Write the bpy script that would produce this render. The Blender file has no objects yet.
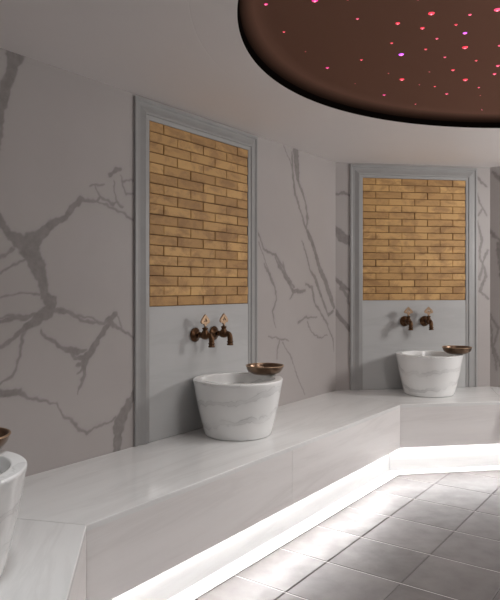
import bpy, bmesh, math, random
import numpy as np
from mathutils import Vector, Matrix, noise
random.seed(7)
PI = math.pi
C = bpy.context.scene.collection
scene = bpy.context.scene

VEINS_LEFT = [
    [(0.432,2.297,0.0357),(0.423,2.274,0.0356),(0.404,2.193,0.0229),(0.379,2.118,0.0248),(0.363,2.046,0.0144),(0.354,1.905,0.0082),(0.336,1.771,0.0061)],
    [(0.318,1.598,0.0162),(0.354,1.569,0.0164),(0.4,1.515,0.0187),(0.451,1.489,0.0295),(0.485,1.474,0.0426)],
    [(0.485,1.483,0.0426),(0.555,1.539,0.0239),(0.612,1.579,0.0155),(0.687,1.617,0.0136),(0.726,1.666,0.0114),(0.76,1.702,0.0115),(0.801,1.693,0.007),(0.866,1.7,0.0048),(0.953,1.69,0.0049),(1.018,1.667,0.0062),(1.051,1.646,0.0075),(1.106,1.625,0.0038)],
    [(0.76,1.693,0.0115),(0.749,1.678,0.0092)],
    [(0.816,1.76,0.0035),(0.866,1.773,0.0036),(0.909,1.791,0.0036)],
    [(0.848,1.764,0.0035),(0.885,1.729,0.0048),(0.866,1.7,0.0048)],
    [(0.962,1.806,0.0037),(0.962,1.764,0.0029),(0.979,1.727,0.0049),(1.018,1.697,0.005)],
    [(0.885,1.731,0.0048),(0.916,1.715,0.0048),(0.953,1.705,0.0073),(0.979,1.727,0.0049)],
    [(0.934,1.836,0.0097),(0.973,1.858,0.0098),(1.008,1.874,0.0074)],
    [(1.018,1.814,0.0037),(1.106,1.838,0.0038)],
    [(1.008,1.839,0.0025),(1.025,1.802,0.0037),(1.045,1.762,0.005),(1.106,1.769,0.003)],
    [(0.485,1.474,0.0426),(0.505,1.432,0.0364),(0.54,1.377,0.0325),(0.562,1.326,0.0218),(0.562,1.265,0.0174),(0.576,1.238,0.0197)],
    [(0.418,1.462,0.0063),(0.381,1.435,0.0052),(0.354,1.414,0.0051),(0.318,1.388,0.004)],
    [(0.476,1.41,0.0064),(0.404,1.381,0.0042),(0.354,1.351,0.0041)],
    [(0.555,1.269,0.0044),(0.432,1.266,0.0025),(0.354,1.258,0.0031)],
    [(0.565,1.269,0.0175),(0.607,1.233,0.0221),(0.583,1.192,0.0285),(0.535,1.152,0.0216),(0.488,1.127,0.0171),(0.428,1.09,0.0084),(0.354,1.043,0.0061),(0.31,1.016,0.0061)],
    [(0.55,1.179,0.0087),(0.471,1.168,0.0106),(0.412,1.157,0.0104),(0.354,1.153,0.0082),(0.301,1.15,0.008)],
    [(0.471,1.172,0.0042),(0.4,1.17,0.0042),(0.332,1.173,0.0041)],
    [(0.607,1.198,0.011),(0.685,1.175,0.0079),(0.772,1.143,0.0058),(0.897,1.129,0.0072),(0.934,1.143,0.0145)],
    [(0.649,1.197,0.0045),(0.755,1.157,0.0046),(0.818,1.159,0.0035),(0.885,1.133,0.0048)],
    [(0.934,1.143,0.0145),(0.986,1.165,0.0123)],
    [(0.934,1.126,0.017),(0.953,1.106,0.0122),(1.018,1.078,0.0074),(1.106,1.033,0.0051)],
    [(0.986,1.163,0.0037),(1.018,1.093,0.0037)],
    [(0.922,1.112,0.0145),(0.866,1.048,0.0143),(0.83,0.99,0.0188),(0.792,0.951,0.028),(0.783,0.884,0.0093),(0.747,0.808,0.0023)],
    [(0.783,0.938,0.0139),(0.737,0.933,0.0069)],
    [(0.795,0.918,0.0117),(0.749,0.895,0.0046)],
    [(0.56,1.108,0.0065),(0.583,1.074,0.0077),(0.66,1.026,0.0101),(0.721,0.999,0.0137),(0.795,1.002,0.007)],
    [(0.693,1.01,0.0068),(0.726,0.971,0.0091),(0.795,0.964,0.014)],
    [(0.466,1.1,0.0064),(0.442,1.017,0.0063),(0.404,0.933,0.0052),(0.361,0.905,0.0041),(0.327,0.885,0.0041)],
    [(0.31,0.875,0.0161),(0.354,0.861,0.0164),(0.442,0.849,0.0126),(0.48,0.824,0.0064),(0.55,0.8,0.0043),(0.633,0.781,0.0033)],
    [(0.633,0.783,0.0033),(0.665,0.72,0.0045),(0.721,0.683,0.0069),(0.76,0.644,0.0058),(0.801,0.616,0.007),(0.848,0.628,0.0047),(0.947,0.643,0.0049),(0.979,0.654,0.0074)],
    [(0.986,0.466,0.0245),(0.989,0.544,0.0246),(0.997,0.626,0.0246),(1.038,0.674,0.0199),(1.081,0.732,0.0151),(1.106,0.764,0.0076)],
    [(2.646,2.258,0.0282),(2.662,2.162,0.0283),(2.677,2.065,0.0142)],
    [(2.6,2.243,0.007),(2.613,2.072,0.0105),(2.646,1.962,0.0106),(2.707,1.855,0.0071),(2.79,1.726,0.0109),(2.857,1.645,0.0183)],
    [(2.677,2.065,0.0106),(2.773,1.927,0.009),(2.813,1.795,0.0091),(2.804,1.698,0.0073)],
    [(2.494,2.272,0.0034),(2.57,2.182,0.0035),(2.626,2.093,0.0035)],
    [(2.819,1.694,0.0146),(2.905,1.58,0.0185),(2.995,1.427,0.0225),(3.067,1.362,0.0247),(3.177,1.201,0.0252),(3.215,1.146,0.0156)],
    [(3.118,1.084,0.0115),(3.198,1.113,0.0117)],
    [(2.741,1.622,0.0054),(2.857,1.423,0.0073),(2.905,1.38,0.0129),(2.995,1.256,0.0113),(3.103,1.095,0.0115)],
    [(2.79,1.317,0.0091),(2.873,1.3,0.011),(2.92,1.188,0.0093),(3.067,1.043,0.0076),(3.118,1.008,0.0077)],
    [(2.804,1.054,0.0044),(2.857,0.969,0.0044),(2.96,0.926,0.0056),(3.103,0.926,0.0046)],
    [(2.68,1.057,0.0071),(2.79,1.081,0.0072),(2.95,1.075,0.0037)],
    [(3.103,1.009,0.0046),(3.198,0.895,0.0097),(3.215,0.801,0.0039)],
    [(2.165,1.671,0.0064),(2.278,1.535,0.0066),(2.394,1.507,0.0084),(2.509,1.415,0.0086),(2.548,1.368,0.0104)],
    [(2.198,1.589,0.0039),(2.325,1.384,0.005)],
    [(2.255,1.444,0.0066),(2.325,1.384,0.01),(2.379,1.307,0.0067),(2.407,1.231,0.0051),(2.361,1.137,0.0084),(2.394,1.024,0.0027)],
    [(2.379,1.493,0.0067),(2.497,1.387,0.0154),(2.613,1.277,0.014),(2.776,1.266,0.0108)],
    [(2.48,1.469,0.0051),(2.535,1.374,0.0069),(2.626,1.305,0.007)],
    [(2.626,1.277,0.007),(2.574,1.218,0.0052)],
    [(2.296,0.968,0.0033),(2.447,0.951,0.0051),(2.554,0.927,0.0035)],
    [(2.447,0.951,0.0068),(2.422,0.879,0.0051),(2.416,0.805,0.0051)],
    [(2.48,0.924,0.0041),(2.57,0.82,0.0042),(2.693,0.63,0.0043),(2.776,0.518,0.0036)],
]
VEINS_BACK = [
    [(-0.012,1.761,0.0195),(0.004,1.745,0.0235),(0.061,1.679,0.0353),(0.134,1.645,0.0314)],
    [(-0.004,2.034,0.0078),(0.061,2.044,0.0118),(0.118,2.022,0.0079)],
    [(-0.004,1.37,0.0078),(0.061,1.299,0.0196),(0.118,1.276,0.0079)],
    [(0.036,1.291,0.0098),(0.073,1.255,0.0118),(0.118,1.15,0.0079)],
    [(-0.02,1.135,0.0156),(0.004,1.1,0.0156),(0.061,1.025,0.0157),(0.134,0.93,0.0118)],
    [(1.181,2.193,0.0101),(1.207,2.169,0.0122),(1.277,2.122,0.0081)],
    [(1.19,2.055,0.0081),(1.216,1.974,0.0081),(1.277,1.894,0.0061)],
    [(1.198,1.828,0.0081),(1.233,1.682,0.0102),(1.216,1.552,0.0081),(1.268,1.389,0.0102),(1.216,1.259,0.0102),(1.286,1.202,0.0081)],
    [(1.286,1.601,0.0081),(1.242,1.503,0.0081),(1.216,1.357,0.0081)],
    [(1.242,1.942,0.0061),(1.207,1.877,0.0061)],
]
VEINS_RIGHT = [
    [(-0.004,1.773,0.0122),(0.031,1.714,0.0122),(0.07,1.68,0.0081),(0.124,1.629,0.0121)],
    [(0.024,2.243,0.0122),(0.078,2.18,0.0162),(0.14,2.078,0.012)],
    [(0.063,1.656,0.0121),(0.086,1.388,0.0121),(0.109,1.275,0.008)],
    [(0.008,1.08,0.0081),(0.063,0.968,0.0081),(0.031,0.804,0.0081),(0.078,0.661,0.0061)],
    [(0.004,1.031,0.0061),(0.016,0.836,0.0081),(0.055,0.627,0.0061)],
]
STARS = [
    (0.703,2.430,3,"r"),
    (0.946,2.398,3,"p"),
    (0.857,2.443,1,"p"),
    (0.594,2.521,2,"r"),
    (0.706,2.568,2,"r"),
    (0.833,2.535,1,"r"),
    (0.898,2.619,2,"v"),
    (0.798,2.676,1,"p"),
    (0.616,2.725,1,"r"),
    (0.951,2.773,3,"r"),
    (0.689,2.857,3,"v"),
    (0.784,2.796,1,"r"),
    (0.899,2.892,1,"p"),
    (1.059,2.935,1,"r"),
    (1.095,2.754,1,"p"),
    (1.187,3.002,2,"p"),
    (1.216,3.117,2,"p"),
    (0.991,3.061,2,"r"),
    (1.100,3.202,3,"r"),
    (0.520,2.924,1,"r"),
    (0.687,3.109,0,"r"),
    (0.884,3.089,0,"p"),
    (0.775,3.197,3,"r"),
    (1.215,3.328,1,"p"),
    (0.887,3.282,0,"p"),
    (0.976,3.310,1,"r"),
    (1.078,3.435,2,"p"),
    (1.274,3.465,0,"r"),
    (0.739,3.455,2,"m"),
    (0.957,3.625,1,"r"),
    (1.179,3.740,1,"p"),
    (1.383,3.740,1,"p"),
    (0.620,2.311,1,"r"),
    (0.059,2.350,2,"m"),
    (0.240,2.320,3,"m"),
    (0.361,2.316,0,"r"),
    (0.425,2.479,1,"p"),
    (0.141,2.605,1,"r"),
    (0.250,2.823,0,"r"),
    (0.374,3.029,2,"m"),
    (0.519,2.924,1,"r"),
    (0.548,3.264,0,"r"),
]

LED_STRENGTH = 68.0
BROWN = (.18, .094, .066)
TILE_A, TILE_N = 2.607, 1.4378
TAPX = ((-.079, .088), (-.088, .080))
BOWL1 = (.085, 3.600); BOWL2 = (1.559, 4.722); BOWL0 = (-.838, 1.890)
WORLD = .27
VIEW = 'Standard'; EXPOSURE = 0.0
def LIGHTS():
    area('key_lamp', (3.3, 3.75, 1.75), (.2, 3.9, .75), .55, 30, (1, .97, .95))
    point('centre_fill', (1.9, 1.6, 1.9), 41, .30, (1, .97, .95))  # added fill with no fixture, evens out the walls
    area('overhead_fill', (.85, 2.9, 2.22), (.75, 2.9, 0), 1.1, 7, (1, .985, .975), spread=2.0)  # added soft fill from above, brightens the bench tops
    area('near_bench_lamp', (-.35, 1.55, 2.22), (-.55, 1.6, 0), .3, 2.6, (.96, .985, 1), spread=1.6)

# ------------------------------------------------------------------ helpers
def link(o, parent=None):
    C.objects.link(o)
    if parent: o.parent = parent
    return o

def tag(o, label=None, cat=None, group=None, kind=None):
    if label: o['label'] = label
    if cat: o['category'] = cat
    if group: o['group'] = group
    if kind: o['kind'] = kind
    return o

def thing(name, label, cat, loc=(0, 0, 0), rz=0.0, group=None):
    o = bpy.data.objects.new(name, None)
    o.empty_display_size = 0.1
    link(o); o.location = loc; o.rotation_euler = (0, 0, rz)
    return tag(o, label, cat, group)

class MB:
    """collects vertices and faces of ONE mesh object"""
    def __init__(s): s.v = []; s.f = []; s.m = []; s.sm = []
    def add(s, verts, faces, mat=0, smooth=False):
        b = len(s.v); s.v += [tuple(p) for p in verts]
        for f in faces:
            s.f.append(tuple(i + b for i in f)); s.m.append(mat); s.sm.append(smooth)
    def prism(s, poly, z0, z1, mat=0):
        n = len(poly)
        vs = [(x, y, z0) for x, y in poly] + [(x, y, z1) for x, y in poly]
        fs = [tuple(reversed(range(n))), tuple(range(n, 2 * n))]
        fs += [(i, (i + 1) % n, n + (i + 1) % n, n + i) for i in range(n)]
        s.add(vs, fs, mat)
    def box(s, x0, x1, y0, y1, z0, z1, mat=0):
        s.prism([(x0, y0), (x1, y0), (x1, y1), (x0, y1)], z0, z1, mat)
    def lathe(s, prof, n=48, mat=0, axis='Z', origin=(0, 0, 0), smooth=True, close=False):
        """prof: list of (r, h) swept round an axis; r==0 ends are capped to a point"""
        o = Vector(origin); vs = []; fs = []; rings = []
        def P(r, h, a):
            if axis == 'Z': return o + Vector((r * math.cos(a), r * math.sin(a), h))
            return o + Vector((r * math.cos(a), -h, r * math.sin(a)))      # axis runs to -y
        for r, h in prof:
            if r < 1e-7: rings.append([len(vs)]); vs.append(P(0, h, 0))
            else:
                rings.append(list(range(len(vs), len(vs) + n)))
                vs += [P(r, h, 2 * PI * i / n) for i in range(n)]
        pairs = list(zip(rings, rings[1:])) + ([(rings[-1], rings[0])] if close else [])
        for A, B in pairs:
            for i in range(n):
                j = (i + 1) % n
                if len(A) == 1 and len(B) == 1: continue
                if len(A) == 1: fs.append((A[0], B[j], B[i]))
                elif len(B) == 1: fs.append((A[i], A[j], B[0]))
                else: fs.append((A[i], A[j], B[j], B[i]))
        s.add(vs, fs, mat, smooth)
    def tube(s, pts, rad, n=20, mat=0, smooth=True):
        """tube through pts with one radius per point"""
        pts = [Vector(p) for p in pts]
        vs = []; fs = []; up = None
        for i, p in enumerate(pts):
            t = (pts[min(i + 1, len(pts) - 1)] - pts[max(i - 1, 0)]).normalized()
            if up is None:
                up = Vector((1, 0, 0)) if abs(t.x) < .9 else Vector((0, 0, 1))
            u = (up - t * up.dot(t)).normalized(); w = t.cross(u); up = u
            for k in range(n):
                a = 2 * PI * k / n
                vs.append(p + (u * math.cos(a) + w * math.sin(a)) * rad[i])
        for i in range(len(pts) - 1):
            for k in range(n):
                j = (k + 1) % n
                fs.append((i * n + k, i * n + j, (i + 1) * n + j, (i + 1) * n + k))
        fs.append(tuple(reversed(range(n)))); fs.append(tuple(range((len(pts) - 1) * n, len(pts) * n)))
        s.add(vs, fs, mat, smooth)
    def build(s, name, mats, parent=None, bevel=0.0, seg=2, angle=0.6):
        me = bpy.data.meshes.new(name)
        me.from_pydata(s.v, [], s.f)
        if not isinstance(mats, (list, tuple)): mats = [mats]
        for m in mats: me.materials.append(m)
        me.polygons.foreach_set('material_index', s.m)
        me.polygons.foreach_set('use_smooth', s.sm)
        bm = bmesh.new(); bm.from_mesh(me); bmesh.ops.recalc_face_normals(bm, faces=bm.faces); bm.to_mesh(me); bm.free()
        me.update()
        o = bpy.data.objects.new(name, me); link(o, parent)
        if bevel:
            b = o.modifiers.new('bevel', 'BEVEL'); b.width = bevel; b.segments = seg; b.limit_method = 'ANGLE'; b.angle_limit = angle
        return o

# ------------------------------------------------------------------ materials
class Nodes:
    def __init__(s, name):
        s.mat = bpy.data.materials.new(name); s.mat.use_nodes = True
        s.t = s.mat.node_tree; s.b = s.t.nodes['Principled BSDF']
    def n(s, kind, **kw):
        nd = s.t.nodes.new(kind)
        for k, v in kw.items():
            if k in nd.inputs: nd.inputs[k].default_value = v
            else: setattr(nd, k, v)
        return nd
    def l(s, a, b): s.t.links.new(a, b)
    def set(s, **kw):
        for k, v in kw.items(): s.b.inputs[k].default_value = v
        return s
    def coords(s, scale=(1, 1, 1), rot=(0, 0, 0)):
        tc = s.n('ShaderNodeTexCoord'); mp = s.n('ShaderNodeMapping')
        mp.inputs['Scale'].default_value = scale; mp.inputs['Rotation'].default_value = rot
        s.l(tc.outputs['Object'], mp.inputs['Vector']); return mp.outputs['Vector']
    def noise(s, vec, scale, detail=4, rough=.55, dist=0.0):
        nd = s.n('ShaderNodeTexNoise', Scale=scale, Detail=detail, Roughness=rough, Distortion=dist)
        s.l(vec, nd.inputs['Vector']); return nd.outputs['Fac']
    def ramp(s, fac, stops):
        r = s.n('ShaderNodeValToRGB'); el = r.color_ramp.elements
        while len(el) < len(stops): el.new(.5)
        for e, (p, c) in zip(el, stops):
            e.position = p; e.color = (c[0], c[1], c[2], 1) if isinstance(c, (tuple, list)) else (c, c, c, 1)
        s.l(fac, r.inputs['Fac']); return r.outputs['Color']
    def mix(s, fac, a, b, mode='MIX'):
        m = s.n('ShaderNodeMix', data_type='RGBA', blend_type=mode)
        for sock, v in ((0, fac), (6, a), (7, b)):
            if hasattr(v, 'links') or hasattr(v, 'is_linked'): s.l(v, m.inputs[sock])
            elif sock == 0: m.inputs[0].default_value = v
            else: m.inputs[sock].default_value = (v[0], v[1], v[2], 1)
        return m.outputs[2]
    def math(s, op, a, b):
        m = s.n('ShaderNodeMath', operation=op)
        for i, v in enumerate((a, b)):
            if hasattr(v, 'is_linked'): s.l(v, m.inputs[i])
            else: m.inputs[i].default_value = v
        return m.outputs[0]
    def bump(s, h, strength, dist=.01):
        b = s.n('ShaderNodeBump', Strength=strength, Distance=dist)
        s.l(h, b.inputs['Height']); s.l(b.outputs['Normal'], s.b.inputs['Normal'])
    def color(s, c): s.l(c, s.b.inputs['Base Color'])

def mat_wall_marble():
    N = Nodes('veined wall marble'); v = N.coords()
    base = N.mix(N.ramp(N.noise(v, 1.3, 5), [(.3, 0), (.7, 1)]), (.382, .352, .342), (.424, .394, .384))
    at = N.n('ShaderNodeAttribute'); at.attribute_name = 'vein'
    tone = N.noise(v, 22, 6, .65)
    fac = N.math('MULTIPLY', at.outputs['Fac'], N.math('ADD', N.math('MULTIPLY', tone, .9), .38))
    fac = N.math('MINIMUM', fac, 1.0)
    N.color(N.mix(fac, base, (.192, .175, .167)))
    N.set(Roughness=.48); N.b.inputs['Specular IOR Level'].default_value = .30
    return N.mat

def mat_bench(name, base=(.60, .59, .58), dark=(.47, .455, .445), stretch=(.6, 6, 6), rough=.14):
    N = Nodes(name); v = N.coords(stretch)
    f = N.ramp(N.noise(v, 1.6, 6, .6, .6), [(.38, 0), (.50, .35), (.56, 1), (.62, .25), (.75, 0)])
    g = N.noise(N.coords((stretch[0] * .5,) + tuple(stretch[1:])), 9, 4)
    c = N.mix(N.math('MULTIPLY', f, .38), base, dark)
    c = N.mix(N.math('MULTIPLY', g, .12), c, dark)
    N.color(c); N.set(Roughness=rough)
    return N.mat

def mat_basin():
    N = Nodes('banded basin marble'); v = N.coords((1, 1, 1), (.18, .10, 0))
    w = N.n('ShaderNodeTexWave', wave_type='BANDS', bands_direction='Z', wave_profile='SIN')
    for k, x in (('Scale', 2.6), ('Distortion', 5.5), ('Detail', 4), ('Detail Scale', 1.4), ('Detail Roughness', .62), ('Phase Offset', -1.9)): w.inputs[k].default_value = x
    N.l(v, w.inputs['Vector'])
    f = N.ramp(w.outputs['Fac'], [(0, 0), (.70, .06), (.88, .22), (.935, .75), (.965, .30), (1, .42)])
    brk = N.ramp(N.noise(N.coords((1, 1, 2.2)), 4.5, 5), [(.36, .12), (.64, 1)])
    f = N.math('MULTIPLY', f, brk)
    c = N.mix(f, (.86, .865, .86), (.36, .36, .36))
    N.color(c); N.set(Roughness=.13)
    return N.mat

def mat_plain(name, col, rough, metal=0.0, var=.12, scale=14, bump=0.0):
    N = Nodes(name); v = N.coords()
    n = N.noise(v, scale, 5)
    N.color(N.mix(n, tuple(c * (1 - var) for c in col), tuple(min(1, c * (1 + var)) for c in col)))
    N.set(Roughness=rough, Metallic=metal)
    if bump: N.bump(N.noise(v, scale * 8, 3), bump, .002)
    return N.mat

def mat_brick():
    N = Nodes('golden stone brick'); v = N.coords((1, 1, 1.6))
    at = N.n('ShaderNodeAttribute'); at.attribute_name = 'tone'
    c = N.mix(at.outputs['Fac'], (.385, .205, .066), (.62, .365, .135))
    blot = N.ramp(N.noise(v, 7, 6, .65, .4), [(.46, 0), (.62, 1)])
    c = N.mix(N.math('MULTIPLY', blot, .68), c, (.20, .085, .025))
    grain = N.noise(N.coords((1, 1, 3)), 60, 4)
    c = N.mix(N.math('MULTIPLY', grain, .28), c, (.66, .43, .17))
    N.color(c); N.set(Roughness=.62); N.bump(N.noise(v, 70, 5), .35, .004)
    return N.mat

def mat_tile():
    N = Nodes('grey floor tile'); v = N.coords()
    at = N.n('ShaderNodeAttribute'); at.attribute_name = 'tone'
    c = N.mix(N.ramp(N.noise(v, 5, 7, .68, .3), [(.34, 0), (.66, 1)]), (.058, .050, .048), (.094, .083, .080))
    c = N.mix(N.math('MULTIPLY', at.outputs['Fac'], .22), c, (.185, .17, .164))
    N.color(c)
    r = N.ramp(N.noise(v, 11, 5), [(.3, .42), (.7, .58)])
    N.l(r, N.b.inputs['Roughness']); N.bump(N.noise(v, 40, 5), .12, .003)
    return N.mat

def mat_emit(name, col, strength):
    N = Nodes(name)
    N.set(**{'Base Color': (*col, 1), 'Emission Color': (*col, 1), 'Emission Strength': strength, 'Roughness': .4})
    return N.mat

M_WALL = mat_wall_marble()
M_SEAT = mat_bench('polished seat marble', (.84, .845, .84), (.62, .615, .61), (.5, 3.2, 3.2), .13)
M_FASCIA = mat_bench('pale fascia marble', (.86, .84, .832), (.66, .635, .62), (.45, 4, 5), .22)
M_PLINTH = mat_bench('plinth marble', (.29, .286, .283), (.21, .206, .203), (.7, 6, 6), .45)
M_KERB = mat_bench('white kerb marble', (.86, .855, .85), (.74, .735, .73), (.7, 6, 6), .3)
M_FRAME = mat_plain('grey marble moulding', (.325, .323, .32), .45, 0, .10, 9)
M_PANEL = mat_bench('niche panel marble', (.50, .505, .505), (.41, .412, .412), (.6, 4, 4), .17)
M_BASIN = mat_basin()
M_BRICK = mat_brick()
M_MORTAR = mat_plain('dark brown mortar', (.10, .052, .022), .85)
M_TILE = mat_tile()
M_GROUT_D = mat_plain('dark grout', (.060, .052, .048), .8)
M_CEIL = mat_plain('painted ceiling', (.80, .766, .755), .55, 0, .02, 3)
M_BRONZE = mat_plain('aged bronze', (.115, .062, .034), .34, .95, .45, 30)
M_BRONZE_L = mat_plain('worn light bronze', (.42, .29, .19), .40, .85, .3, 40)
M_COPPER = mat_plain('hammered copper bowl', (.175, .118, .082), .28, 1.0, .35, 18, .15)
M_COPPER_IN = mat_plain('tinned bowl inside', (.30, .19, .12), .32, 1.0, .35, 22, .15)
M_BROWN = mat_plain('brown stretch ceiling', (.098, .050, .030), .55, 0, .05, 2)
M_BLACK = mat_plain('black rim', (.004, .003, .0025), 1.0); M_BLACK.node_tree.nodes['Principled BSDF'].inputs['Specular IOR Level'].default_value = 0
M_GROUT_GLINT = mat_plain('painted grout glint', (.42, .40, .39), .7)  # pale colour stands in for the glint off the tile bevels
M_LED = mat_emit('white led strip', (1.0, .985, .98), LED_STRENGTH)
M_JOINT = mat_plain('joint filler', (.33, .31, .30), .6)
STAR_MATS = {k: mat_emit('star light ' + k, c, s) for k, c, s in
             (('r', (1.0, .04, .08), 1.2), ('p', (1.0, .08, .20), 1.2), ('m', (1.0, .03, .30), 1.2), ('v', (.70, .12, 1.0), 1.4))}
STAR_CORE = mat_emit('star light core', (1.0, .22, .30), 2.6)
STAR_DIM = mat_emit('dim star light', (.95, .16, .17), .9)

# ------------------------------------------------------------------ room plan (metres, floor z = 0)
EYE = 1.29
H = EYE + .984                      # ceiling height
TH = 0.6267                         # heading of the long left wall, from +Y towards +X
def dirv(a): return Vector((math.sin(a), math.cos(a), 0))
LONG, SHORT = 3.24, 1.3036
W = [None] * 8
W[2] = Vector((.669, 4.903, 0))
W[1] = W[2] - dirv(TH) * LONG
W[0] = W[1] - dirv(TH - PI / 4) * SHORT
for k in range(3, 8):
    W[k] = W[k - 1] + dirv(TH + (k - 2) * PI / 4) * (SHORT if k % 2 else LONG)
CENTRE = (W[1] + W[5]) / 2
D = .645                            # bench depth
MIT = D * math.tan(PI / 8)
SEAT = .49
WALL_FRAMES = {}
def frame(k):
    """origin, z rotation and length of wall k -> k+1 (local x along the wall, y into the wall)"""
    a, b = W[k], W[(k + 1) % 8]; d = b - a
    return a, math.atan2(d.y, d.x), d.length
def local(k, x, y=0.0, z=0.0):
    o, rz, _ = frame(k)
    return o + Matrix.Rotation(rz, 3, 'Z') @ Vector((x, y, z))

# ------------------------------------------------------------------ the setting: walls
def vein_field(xs, zs, lines, seed):
    X, Z = np.meshgrid(xs, zs)
    # small-scale wander so that veins get ragged edges
    rs = np.random.RandomState(seed)
    def wob(freqs, amp):
        o = np.zeros_like(X)
        for fq in freqs:
            for _ in range(3):
                a, ph = rs.uniform(0, 2 * PI), rs.uniform(0, 2 * PI)
                o += np.sin((X * math.cos(a) + Z * math.sin(a)) * fq * 2 * PI + ph) / (fq ** .55)
        return o * amp
    PX = X + wob((4, 9, 19, 34), .0065); PZ = Z + wob((4, 9, 19, 34), .0065)
    edge = wob((14, 31, 55), .8)
    out = np.zeros_like(X)
    for l in lines:
        for (x0, z0, w0), (x1, z1, w1) in zip(l, l[1:]):
            m = max(w0, w1) * 1.2 + .03
            i0, i1 = np.searchsorted(xs, [min(x0, x1) - m, max(x0, x1) + m])
            j0, j1 = np.searchsorted(zs, [min(z0, z1) - m, max(z0, z1) + m])
            if i1 <= i0 or j1 <= j0: continue
            px, pz = PX[j0:j1, i0:i1], PZ[j0:j1, i0:i1]
            dx, dz = x1 - x0, z1 - z0; L2 = dx * dx + dz * dz + 1e-9
            t = np.clip(((px - x0) * dx + (pz - z0) * dz) / L2, 0, 1)
            d = np.hypot(px - x0 - t * dx, pz - z0 - t * dz)
            w = ((w0 + (w1 - w0) * t) * 1.08 + .0008) * (1 + .16 * np.clip(edge[j0:j1, i0:i1], -2, 2))
            soft = .0026 + .06 * w
            v = np.clip((w - d) / (2 * soft) + .5, 0, 1)
            v = v * np.clip(.66 + w * 18, 0, .95)                       # hairlines are paler
            halo = .10 * np.clip(1 - (d - w) / .022, 0, 1) * (w > .006)
            sl = out[j0:j1, i0:i1]; np.maximum(sl, np.maximum(v, halo), out=sl)
    return out

def random_veins(L, seed, n=7):
    r = random.Random(seed); lines = []
    def walk(x, z, a, w, depth):
        l = [(x, z, w)]
        for _ in range(r.randint(6, 14)):
            a += r.uniform(-.5, .5); s = r.uniform(.05, .12)
            x += math.cos(a) * s; z += math.sin(a) * s; w = max(.0025, w * r.uniform(.72, 1.18)); l.append((x, z, w))
            if depth < 2 and r.random() < .22: walk(x, z, a + r.choice((-1, 1)) * r.uniform(.5, 1.1), w * .6, depth + 1)
        lines.append(l)
    for _ in range(n): walk(r.uniform(0, L), r.uniform(.5, 2.2), r.uniform(-2.2, -.6), r.uniform(.006, .02), 0)
    return lines

def wall(k, name, lines, step, seed, z0=0.0):
    o, rz, L = frame(k)
    nx = max(2, int(L / step)); nz = max(2, int((H - .46) / step))
    xs = np.linspace(0, L, nx); zs = np.concatenate(([0.0], np.linspace(.46, H, nz)))
    V = vein_field(xs, zs, lines, seed) if lines else np.zeros((len(zs), nx))
    X, Z = np.meshgrid(xs, zs); n = X.size
    co = np.zeros((n + 4, 3), dtype=np.float32); co[:n, 0] = X.ravel(); co[:n, 2] = Z.ravel()
    co[n:] = [(0, .12, 0), (L, .12, 0), (L, .12, H), (0, .12, H)]        # back of the wall
    J, I = np.meshgrid(np.arange(len(zs) - 1), np.arange(nx - 1), indexing='ij')
    a = (J * nx + I).ravel(); quads = np.stack([a, a + 1, a + nx + 1, a + nx], 1)
    quads = np.vstack([quads, [[n + 1, n, n + 3, n + 2]]]).astype(np.int32)
    me = bpy.data.meshes.new(name)
    me.vertices.add(n + 4); me.vertices.foreach_set('co', co.ravel())
    me.loops.add(quads.size); me.loops.foreach_set('vertex_index', quads.ravel())
    me.polygons.add(len(quads)); me.polygons.foreach_set('loop_start', np.arange(0, quads.size, 4, dtype=np.int32))
    me.update(calc_edges=True)
    at = me.attributes.new('vein', 'FLOAT', 'POINT')
    at.data.foreach_set('value', np.concatenate([V.ravel(), np.zeros(4)]).astype(np.float32))
    me.materials.append(M_WALL); me.validate()
    ob = link(bpy.data.objects.new(name, me)); ob.location = o; ob.rotation_euler = (0, 0, rz)
    return tag(ob, kind='structure')

def clean(lines, k): return lines
wall(1, 'wall_left', VEINS_LEFT, .0046, 3)
wall(2, 'wall_back', VEINS_BACK, .005, 5)
wall(3, 'wall_right', VEINS_RIGHT + [[(x + .45, z, w) for x, z, w in l] for l in random_veins(2.6, 11, 8)], .009, 8)
wall(0, 'wall_near_left', random_veins(1.3, 21, 4), .012, 9)
wall(4, 'wall_far_right', [], .5, 1)
wall(5, 'wall_near_right', [], .5, 1)
wall(6, 'wall_front', [], .5, 1)

# floor: one mesh of tiles laid parallel to the long wall, over a grout bed
TILE = .3643
ca, cn = dirv(TH), Vector((-math.cos(TH), math.sin(TH), 0))
A0, G0 = TILE_A, TILE_N                                       # joint offsets along and across the long wall
fl = MB(); tones = []
bm = bmesh.new()
tone_layer = bm.verts.layers.float.new('tone')
outer = [W[k] + (W[k] - CENTRE).normalized() * .02 for k in range(8)]
# the doorway the picture is taken from: the floor runs on below and behind the camera
door_side = dirv(TH + 5 * PI / 4 + PI / 4)
def add_poly(bm, pts, z0, z1, tone, mi, bev=.003):
    n = len(pts); c = sum((Vector(p) for p in pts), Vector()) / n
    vs = []
    for p in pts:
        q = Vector(p); vs.append(bm.verts.new((q.x, q.y, z0)))
    ms = [bm.verts.new((p[0], p[1], z1 - bev)) for p in pts]
    ts = []
    for p in pts:
        q = Vector(p); dd = (c - q); q = q + dd.normalized() * bev * 1.4; ts.append(bm.verts.new((q.x, q.y, z1)))
    for L_ in (vs, ms, ts):
        for v in L_: v[tone_layer] = tone
    F = []
    for i in range(n):
        j = (i + 1) % n
        F.append(bm.faces.new((vs[i], vs[j], ms[j], ms[i]))); F.append(bm.faces.new((ms[i], ms[j], ts[j], ts[i])))
    F.append(bm.faces.new(ts))
    for f in F: f.material_index = mi
rt = random.Random(4)
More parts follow.
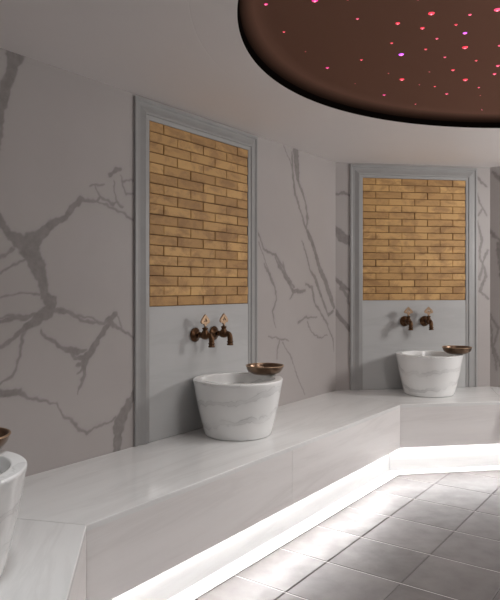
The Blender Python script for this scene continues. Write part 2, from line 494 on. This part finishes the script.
for i in range(-14, 20):
    for j in range(-12, 16):
        a0 = A0 + i * TILE; n0 = G0 + j * TILE
        g = .0026; h_ = .0019
        cc = ca * (a0 + TILE / 2) + cn * (n0 + TILE / 2)
        if (cc - CENTRE).length > 4.2: continue
        add_poly(bm, [ca * (a0 + x) + cn * (n0 + y) for x, y in ((g, h_), (g, TILE - h_), (TILE - g, TILE - h_), (TILE - g, h_))], -.02, 0.0, rt.random(), 0)
for i in range(-14, 20):
    a0 = A0 + i * TILE; n0, n1 = G0 - 12 * TILE, G0 + 16 * TILE
    t0, t1 = -.0026, .0026
    mm = CENTRE.dot(cn); hw = 4.0
    add_poly(bm, [ca * (a0 + x) + cn * y for x, y in ((t0, mm - hw), (t0, mm + hw), (t1, mm + hw), (t1, mm - hw))], -.0028, -.0012, .5, 2, .0002)
add_poly(bm, [CENTRE + Vector((math.cos(t * PI / 4), math.sin(t * PI / 4), 0)) * 4.9 for t in range(8)], -.05, -.003, .5, 1, .001)
me = bpy.data.meshes.new('floor'); bmesh.ops.recalc_face_normals(bm, faces=bm.faces); bm.to_mesh(me); bm.free()
me.materials.append(M_TILE); me.materials.append(M_GROUT_D); me.materials.append(M_GROUT_GLINT)
tag(link(bpy.data.objects.new('floor', me)), kind='structure')

# ceiling with a round opening
RC = Vector((1.540, 2.268, 0)); RR = 1.586
cb = MB(); N_ = 192
def oct_r(a):
    d = Vector((math.cos(a), math.sin(a), 0)); best = 9
    for k in range(8):
        p, q = outer[k], outer[(k + 1) % 8]; e = q - p; nn = Vector((e.y, -e.x, 0))
        den = d.dot(nn)
        if abs(den) < 1e-9: continue
        t = (p - RC).dot(nn) / den
        if t > 0: best = min(best, t)
    return best
angs = sorted([2 * PI * i / N_ for i in range(N_)] + [math.atan2((p - RC).y, (p - RC).x) % (2 * PI) for p in outer])
rings = [(RR, 0), (RR + .165, 0), (RR + .1665, .0004), (RR + .1695, .0004), (RR + .171, 0), None]
vs = []; fs = []
for r in rings:
    for a in angs:
        d = Vector((math.cos(a), math.sin(a), 0)); R_ = oct_r(a)
        rr, dz = (R_, 0) if r is None else (min(r[0], R_ - .0005 * (10 - rings.index(r))), r[1])
        vs.append(RC + d * rr + Vector((0, 0, H + dz)))
n = len(angs)
for i in range(len(rings) - 1):
    for k in range(n):
        j = (k + 1) % n
        fs.append((i * n + k, i * n + j, (i + 1) * n + j, (i + 1) * n + k))
cb.add(vs, fs)
tag(cb.build('ceiling', M_CEIL), kind='structure')

# ------------------------------------------------------------------ star ceiling: dark rim, brown panel, light points
star = thing('star_ceiling', 'round brown ceiling recess dotted with pink and red star lights', 'ceiling light', (RC.x, RC.y, H))
pb = MB()
pb.lathe([(RR + .03, .012), (RR + .004, .004), (RR, .0), (RR - .001, .010), (RR - .003, .022), (RR - .008, .032)], 192)
pb.build('rim', M_BLACK, star)
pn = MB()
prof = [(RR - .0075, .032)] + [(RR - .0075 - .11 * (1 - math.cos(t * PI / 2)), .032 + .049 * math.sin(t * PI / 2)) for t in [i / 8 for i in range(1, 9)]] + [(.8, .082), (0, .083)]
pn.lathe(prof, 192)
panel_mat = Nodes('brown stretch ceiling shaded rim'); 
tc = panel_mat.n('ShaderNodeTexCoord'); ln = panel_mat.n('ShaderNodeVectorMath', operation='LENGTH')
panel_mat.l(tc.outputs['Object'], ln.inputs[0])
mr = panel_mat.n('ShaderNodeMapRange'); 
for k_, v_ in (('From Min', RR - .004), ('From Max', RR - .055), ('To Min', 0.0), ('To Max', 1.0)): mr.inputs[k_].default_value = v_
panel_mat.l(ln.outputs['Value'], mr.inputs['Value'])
panel_mat.color(panel_mat.mix(mr.outputs['Result'], (.006, .004, .003), BROWN)); panel_mat.set(Roughness=1.0); panel_mat.b.inputs['Specular IOR Level'].default_value = 0  # shade beside the lip is painted into the panel colour
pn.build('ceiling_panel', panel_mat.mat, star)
star_sizes = [.0042, .0062, .0088, .0122]
protos = {}
def star_light(x, y, size, key):
    r = star_sizes[size]
    if (size, key) not in protos:
        b = MB()
        core = r * .34
        b.lathe([(r, 0), (r * .92, -r * .18), (core * 1.2, -r * .34), (core, -r * .36)], 14, 0)
        b.lathe([(core, -r * .36), (core * .6, -r * .55), (0, -r * .62)], 14, 1)
        o = b.build('star_light', [STAR_DIM if size == 0 else STAR_MATS[key], STAR_MATS[key] if size == 0 else STAR_CORE], star); protos[(size, key)] = o
    else:
        o = protos[(size, key)].copy(); link(o, star)
    o.location = (x - RC.x, y - RC.y, .0822)
for x, y, c, k_ in STARS: star_light(x, y, c, k_)
rs_ = random.Random(5)
for i in range(34):                                               # the half of the ceiling nearer the camera and to the right
    while True:
        x, y = RC.x + rs_.uniform(-1.4, 1.4), RC.y + rs_.uniform(-1.4, 1.4)
        if math.hypot(x - RC.x, y - RC.y) < 1.38 and (x > .42 * y or y < 2.25): break
    star_light(x, y, rs_.choice((0, 1, 1, 2, 2, 3)), rs_.choice('rrpm'))

# ------------------------------------------------------------------ benches
def ins(x0, x1, L, y0, y1, e0=True, e1=True):
    """plan of a strip between depths y0 > y1 (negative = into the room) with mitred ends"""
    tn = math.tan(PI / 8)
    l = lambda y: (x0 + (-y) * tn if e0 else x0)
    r = lambda y: (x1 - (-y) * tn if e1 else x1)
    return [(l(y0), y0), (l(y1), y1), (r(y1), y1), (r(y0), y0)]
def bench(k, label, joints=(), x_end=None):
    o, rz, L = frame(k)
    t = thing('marble_bench', label, 'bench', o, rz, 'marble benches built along the walls')
    x1 = L if x_end is None else x_end; e1 = x_end is None
    g = .0012
    s = MB(); p = ins(g, x1 - g, L, -.002, -D, True, e1); e = .0035; q = ins(g, x1 - g, L, -.002, -D + e, True, e1)
    loops = [[(x, y, SEAT - .022) for x, y in p], [(x, y, SEAT - e) for x, y in p], [(x, y, SEAT - e * .3) for x, y in ins(g, x1 - g, L, -.002, -D + e * .3, True, e1)], [(x, y, SEAT) for x, y in q]]
    s.add([v for l_ in loops for v in l_], [(0, 1, 2, 3), (12, 13, 14, 15)] + [(4 * a_ + i, 4 * a_ + (i + 1) % 4, 4 * a_ + 4 + (i + 1) % 4, 4 * a_ + 4 + i) for a_ in range(3) for i in range(4)])
    s.build('seat', M_SEAT, t)
    cuts = [None] + list(joints) + [None]
    tn = math.tan(PI / 8)
    for i in range(len(cuts) - 1):
        f = MB(); a, b = cuts[i], cuts[i + 1]
        y0, y1 = -D + .026, -D + .001
        L0 = (lambda y: (-y) * tn + g) if a is None else (lambda y: a + .001)
        R0 = ((lambda y: x1 - (-y) * tn - g) if e1 else (lambda y: x1)) if b is None else (lambda y: b - .001)
        f.prism([(L0(y0), y0), (L0(y1), y1), (R0(y1), y1), (R0(y0), y0)], .193, SEAT - .0222)
        f.build('fascia_panel', M_FASCIA, t, .0005, 1)
    f = MB(); yp = -D + .10
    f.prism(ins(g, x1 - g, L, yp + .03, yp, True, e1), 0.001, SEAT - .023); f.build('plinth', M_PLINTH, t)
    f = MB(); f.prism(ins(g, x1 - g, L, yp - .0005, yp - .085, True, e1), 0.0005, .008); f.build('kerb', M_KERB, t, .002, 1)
    f = MB(); f.prism(ins(g, x1 - g, L, yp - .0005, yp - .073, True, e1), .212, .225); f.build('light_shelf', M_PLINTH, t)
    f = MB(); e_ = ins(.012, x1 - .012, L, yp - .038, yp - .055, True, e1)
    f.prism(e_, .187, .2115, 1)
    f.m = [0 if i in (0, 3) else 1 for i in range(len(f.m))]               # light leaves downwards and towards the room
    f.build('led_strip', [M_LED, M_PLINTH], t)
    return t
bench(1, 'long pale marble bench under the wall left of centre with white light below', (1.574,))
bench(2, 'short marble bench at the back holding the far basin, lit from below')
bench(0, 'marble bench section at bottom left holding the nearest basin')
bench(3, 'marble bench section turning out of the picture at the right edge')

# ------------------------------------------------------------------ niches: grey moulding, stone bricks, marble splash panel
def niche(k, label):
    o, rz, L = frame(k)
    mid = L / 2 + (.012 if k == 1 else 0)
    t = thing('wall_niche', label, 'niche', local(k, mid, 0, SEAT), rz, 'framed brick niches on the walls')
    top = H - .012 - SEAT; FW = .102; HW = .536; b0 = .0015
    # moulding profile: distance from the outer edge, projection into the room
    prof = [(0, .001), (0, .011), (.003, .014), (.016, .014), (.019, .009), (.024, .0065), (.040, .0085), (.056, .0145), (.068, .0195), (.077, .0195), (.080, .0135), (.095, .0125), (FW, .010), (FW, .001)]
    f = MB(); vs = []; fs = []; m = len(prof)
    for st in range(4):
        for d, y in prof:
            x = (-HW + d) if st < 2 else (HW - d)
            z = b0 if st in (0, 3) else top - d
            vs.append((x, -y, z))
    for st in range(3):
        for i in range(m):
            j = (i + 1) % m; fs.append((st * m + i, st * m + j, (st + 1) * m + j, (st + 1) * m + i))
    fs.append(tuple(range(m))); fs.append(tuple(reversed(range(3 * m, 4 * m))))
    f.add(vs, fs); f.build('frame', M_FRAME, t)
    iw = HW - FW; zb = 1.194 - SEAT; zt = top - FW
    s = MB(); s.box(-iw + .0005, iw - .0005, -.009, -.001, b0, zb - .001); s.build('splash_panel', M_PANEL, t, .0008, 1)
    # bricks in running bond, one mesh
    me = MB(); rows = 18; rh = (zt - zb) / rows; bl = .216; tones = []
    rb = random.Random(40 + k)
    me.box(-iw + .0005, iw - .0005, -.003, -.001, zb, zt - .0005, 1); tones += [0] * 8
    for r in range(rows):
        x = -iw - (bl / 2 if r % 2 else .0) - .03 * (0)
        while x < iw - .002:
            xa, xb = max(x, -iw) + .002, min(x + bl, iw) - .002
            if xb - xa > .012:
                j = rb.uniform(-.0008, .0008); dp = rb.uniform(.0085, .0115); z0, z1 = zb + r * rh + .0020 + j, zb + (r + 1) * rh - .0020 + j
                z0 = max(z0, zb + .001); z1 = min(z1, zt - .001)
                e = .0022; tn_ = rb.random()
                xa += rb.uniform(-.0014, .0014); xb += rb.uniform(-.0014, .0014)
                xa = max(xa, -iw + .0008); xb = min(xb, iw - .0008)
                v = [(xa, -.003, z0), (xb, -.003, z0), (xb, -.003, z1), (xa, -.003, z1)]
                v += [(xa, -dp + e, z0), (xb, -dp + e, z0), (xb, -dp + e, z1), (xa, -dp + e, z1)]
                q_ = lambda: rb.uniform(0, .0030)
                v += [(xa + e + q_(), -dp, z0 + e + q_()), (xb - e - q_(), -dp, z0 + e + q_()), (xb - e - q_(), -dp, z1 - e - q_()), (xa + e + q_(), -dp, z1 - e - q_())]
                fc = []
                for lv in (0, 4):
                    for q in range(4):
                        w = (q + 1) % 4; fc.append((lv + q, lv + w, lv + 4 + w, lv + 4 + q))
                fc.append((8, 9, 10, 11)); me.add(v, fc, 0); tones += [tn_] * 12
            x += bl
    bo = me.build('brick_panel', [M_BRICK, M_MORTAR], t)
    at = bo.data.attributes.new('tone', 'FLOAT', 'POINT'); at.data.foreach_set('value', np.array(tones, dtype=np.float32))
    return t
niche(1, 'grey framed niche with golden brick panel behind the middle basin on the left wall')
niche(2, 'grey framed niche with golden brick panel on the back wall, face on')

# ------------------------------------------------------------------ taps
def finial(b, y, z, w, h, mat):
    """openwork spade-shaped handle plate facing the room"""
    out = [(0, 1.0), (.20, .80), (.38, .60), (.50, .40), (.50, .26), (.38, .16), (.22, .17), (.12, .08), (.12, 0)]
    pts = out + [(-x, t) for x, t in reversed(out[1:])]
    hole = [(0, .74), (.10, .62), (.22, .47), (.26, .36), (.18, .30), (.08, .33)]
    inn = hole + [(-x, t) for x, t in reversed(hole[1:])] + []
    # outer and inner loops sampled at matching angles round (0,.42)
    def resample(poly, n=28):
        res = []
        for i in range(n):
            a = 2 * PI * i / n; dx, dz = math.cos(a), math.sin(a); best = .01
            for p, q in zip(poly, poly[1:] + poly[:1]):
                ex, ez = q[0] - p[0], q[1] - p[1]; den = dx * ez - dz * ex
                if abs(den) < 1e-9: continue
                px, pz = p[0], p[1] - .43
                t_ = (px * ez - pz * ex) / den; u = (px * dz - pz * dx) / den
                if t_ > 0 and -1e-6 <= u <= 1 + 1e-6: best = max(best, t_)
            res.append((dx * best, .43 + dz * best))
        return res
    A, B = resample(pts), resample([(x * .78, .43 + (t - .43) * .85) for x, t in inn]); n = len(A); th = .0045
    vs = []
    for yy in (y - th, y + th):
        for P in (A, B): vs += [(p[0] * w, yy, z + p[1] * h) for p in P]
    fs = []
    for i in range(n):
        j = (i + 1) % n
        fs += [(i, j, n + j, n + i), (2 * n + i, 3 * n + i, 3 * n + j, 2 * n + j), (i, 2 * n + i, 2 * n + j, j), (n + i, n + j, 3 * n + j, 3 * n + i)]
    b.add(vs, fs, mat)
    b.tube([(-.10 * w, y, z + .40 * h), (.10 * w, y, z + .40 * h)], [.0035] * 2, 8, mat)
    b.tube([(0, y, z + .30 * h), (0, y, z + .72 * h)], [.003, .002], 8, mat)
def make_tap(name, loc, rz, label, group):
    t = thing(name, label, 'tap', loc, rz, group)
    b = MB(); b.lathe([(0, .009), (.034, .0095), (.040, .013), (.041, .018), (.036, .023), (.024, .027), (.018, .034), (.016, .036), (0, .036)], 32, axis='Y'); b.build('rosette', M_BRONZE, t)
    b = MB(); b.lathe([(0, .035), (.0125, .035), (.0125, .048), (.016, .050), (.016, .054), (.0125, .056), (.0125, .064), (.020, .068), (.0235, .078), (.024, .090), (.022, .102), (.015, .110), (0, .112)], 28, axis='Y')
    b.lathe([(.020, .012), (.018, .022), (.0135, .026), (.0135, .034), (.017, .036), (.017, .041), (.010, .044), (0, .044)], 24, origin=(0, -.088, 0)); b.build('valve_body', M_BRONZE, t)
    b = MB()
    arc = [(0, -.100, .000)] + [(0, -.108 - .026 * math.sin(q), -.002 - .026 * (1 - math.cos(q)) + .006 * math.sin(2 * q)) for q in [i * PI / 16 for i in range(1, 9)]]
    arc += [(0, -.134, -.034), (0, -.134, -.040), (0, -.134, -.041), (0, -.134, -.047), (0, -.134, -.048), (0, -.134, -.055), (0, -.134, -.056), (0, -.134, -.064)]
    rad = [.0155] * 9 + [.0150, .0150, .0185, .0185, .0155, .0155, .0185, .0185]
    b.tube(arc, rad, 24); b.build('spout', M_BRONZE, t)
    b = MB(); b.tube([(0, -.088, .0435), (0, -.088, .052), (0, -.088, .060)], [.007, .0055, .006], 14)
    finial(b, -.088, .054, .072, .062, 0); b.build('handle', M_BRONZE_L, t)
    return t
def dup(root, loc, rz, label, group=None):
    r = root.copy(); C.objects.link(r); r.location = loc; r.rotation_euler = (0, 0, rz); r['label'] = label
    if group: r['group'] = group
    for ch in list(root.children):
        c = ch.copy(); C.objects.link(c); c.parent = r
        for g in ch.children:
            d = g.copy(); C.objects.link(d); d.parent = c
    return r
ZT = EYE - .262
r1, r2 = frame(1)[1], frame(2)[1]; m1, m2 = frame(1)[2] / 2 + .012, frame(2)[2] / 2
TX1, TX2 = TAPX
tap = make_tap('bronze_tap', local(1, m1 + TX1[0], 0, ZT), r1, 'aged bronze tap with spade handle, left one of the pair above the middle basin', 'bronze taps above the basins')
dup(tap, local(1, m1 + TX1[1], 0, ZT), r1, 'aged bronze tap with spade handle, right one of the pair above the middle basin')
dup(tap, local(2, m2 + TX2[0], 0, ZT), r2, 'aged bronze tap with spade handle, left one of the pair on the back wall')
dup(tap, local(2, m2 + TX2[1], 0, ZT), r2, 'aged bronze tap with spade handle, right one of the pair on the back wall')

# ------------------------------------------------------------------ marble basins and metal bowls
BH = .305; RT, RB = .247, .183
def make_basin(loc, rz, label):
    t = thing('marble_basin', label, 'basin', loc, rz, 'round marble basins on the benches')
    b = MB()
    out = [(RB - .012, 0.0), (RB - .004, .002), (RB + .002, .010)]
    out += [(RB + (RT - RB) * q + .004 * math.sin(q * PI), BH * q) for q in (.15, .3, .45, .6, .75, .88)]
    out += [(RT - .001, BH - .014), (RT, BH - .006), (RT - .001, BH - .002), (RT - .004, BH), (RT - .007, BH)]
    inn = [(RT - .039, BH), (RT - .042, BH), (RT - .0445, BH - .0015), (RT - .0455, BH - .005), (RT - .048, BH - .020), (RT - .066, BH * .66), (RT - .105, BH * .38), (RT - .165, BH * .27), (.022, BH * .255), (.020, BH * .245), (0, BH * .245)]
    b.lathe([(0, 0)] + out + inn, 72)
    b.build('bowl_body', M_BASIN, t)
    d = MB(); d.lathe([(0, BH * .247), (.012, BH * .248), (.020, BH * .256), (.026, BH * .262), (.027, BH * .266), (.018, BH * .268), (0, BH * .262)], 20); d.build('drain', M_BRONZE, t)
    return t
bas = make_basin(local(1, m1 + .0, -.257, SEAT + .0005), r1 + .5, 'grey veined white marble basin in the middle, under the left wall taps')
dup(bas, local(2, m2 + .005, -.257, SEAT + .0005), r2 + 2.2, 'pale marble basin at the back of the room, before the far niche')
b0 = local(0, frame(0)[2] / 2 + .02, -.270, SEAT + .0005)
dup(bas, b0, frame(0)[1] + 1.55, 'large nearest marble basin cut off by the left edge')
def make_bowl(loc, label):
    t = thing('metal_bowl', label, 'bowl', loc, 0, 'copper bowls resting on the basin rims')
    R_, h = .108, .050
    b = MB()
    b.lathe([(0, 0), (.050, 0.0), (.068, .003), (.089, .013), (.101, .028), (.1058, .042), (R_, h), (R_ - .001, h + .0015), (R_ - .004, h + .001), (.1035, .042), (.0985, .029), (.087, .0155), (.066, .0058), (.038, .0030), (.020, .0035), (.012, .007), (0, .0085)], 56)
    b.build('bowl_shell', M_COPPER, t)
    b = MB(); b.lathe([(R_ - .0005, h - .003), (R_ + .0022, h - .001), (R_ + .0026, h + .0015), (R_, h + .0035), (R_ - .004, h + .003), (R_ - .0046, h + .0015)], 56, close=True); b.build('rim', M_BRONZE_L, t)
    return t
zb_ = SEAT + BH + .001
bw_ = make_bowl((BOWL1[0], BOWL1[1], zb_), 'shallow copper bowl on the right rim of the middle basin')
dup(bw_, (BOWL2[0], BOWL2[1], zb_), .4, 'shallow copper bowl on the right rim of the far basin')
dup(bw_, (BOWL0[0], BOWL0[1], zb_), .9, 'shallow copper bowl on the nearest basin, cut off by the left edge')

# ------------------------------------------------------------------ light
def area(name, loc, target, size, power, col=(1, 1, 1), shape='DISK', spread=PI):
    l = bpy.data.lights.new(name, 'AREA'); l.shape = shape; l.size = size; l.energy = power; l.color = col; l.spread = spread
    o = link(bpy.data.objects.new(name, l)); o.location = loc
    o.rotation_euler = (Vector(target) - Vector(loc)).to_track_quat('-Z', 'Y').to_euler(); return o
def point(name, loc, power, rad, col=(1, 1, 1)):
    l = bpy.data.lights.new(name, 'POINT'); l.energy = power; l.shadow_soft_size = rad; l.color = col
    o = link(bpy.data.objects.new(name, l)); o.location = loc; return o
LIGHTS()
w = bpy.data.worlds.new('dim surroundings'); scene.world = w; w.use_nodes = True
w.node_tree.nodes['Background'].inputs['Color'].default_value = (.60, .585, .58, 1)
w.node_tree.nodes['Background'].inputs['Strength'].default_value = WORLD

# ------------------------------------------------------------------ camera
cam = bpy.data.cameras.new('camera'); co = link(bpy.data.objects.new('camera', cam))
co.location = (0, 0, EYE); co.rotation_euler = (PI / 2, 0, 0)
cam.sensor_fit = 'HORIZONTAL'; cam.sensor_width = 36; cam.lens = 626.82 / 500 * 36
cam.shift_y = -11.8 / 500
cam.clip_start = .05
scene.camera = co
scene.view_settings.view_transform = VIEW; scene.view_settings.look = 'None'
scene.view_settings.exposure = EXPOSURE
scene.cycles.max_bounces = 8; scene.cycles.diffuse_bounces = 5
scene.cycles.use_denoising = True
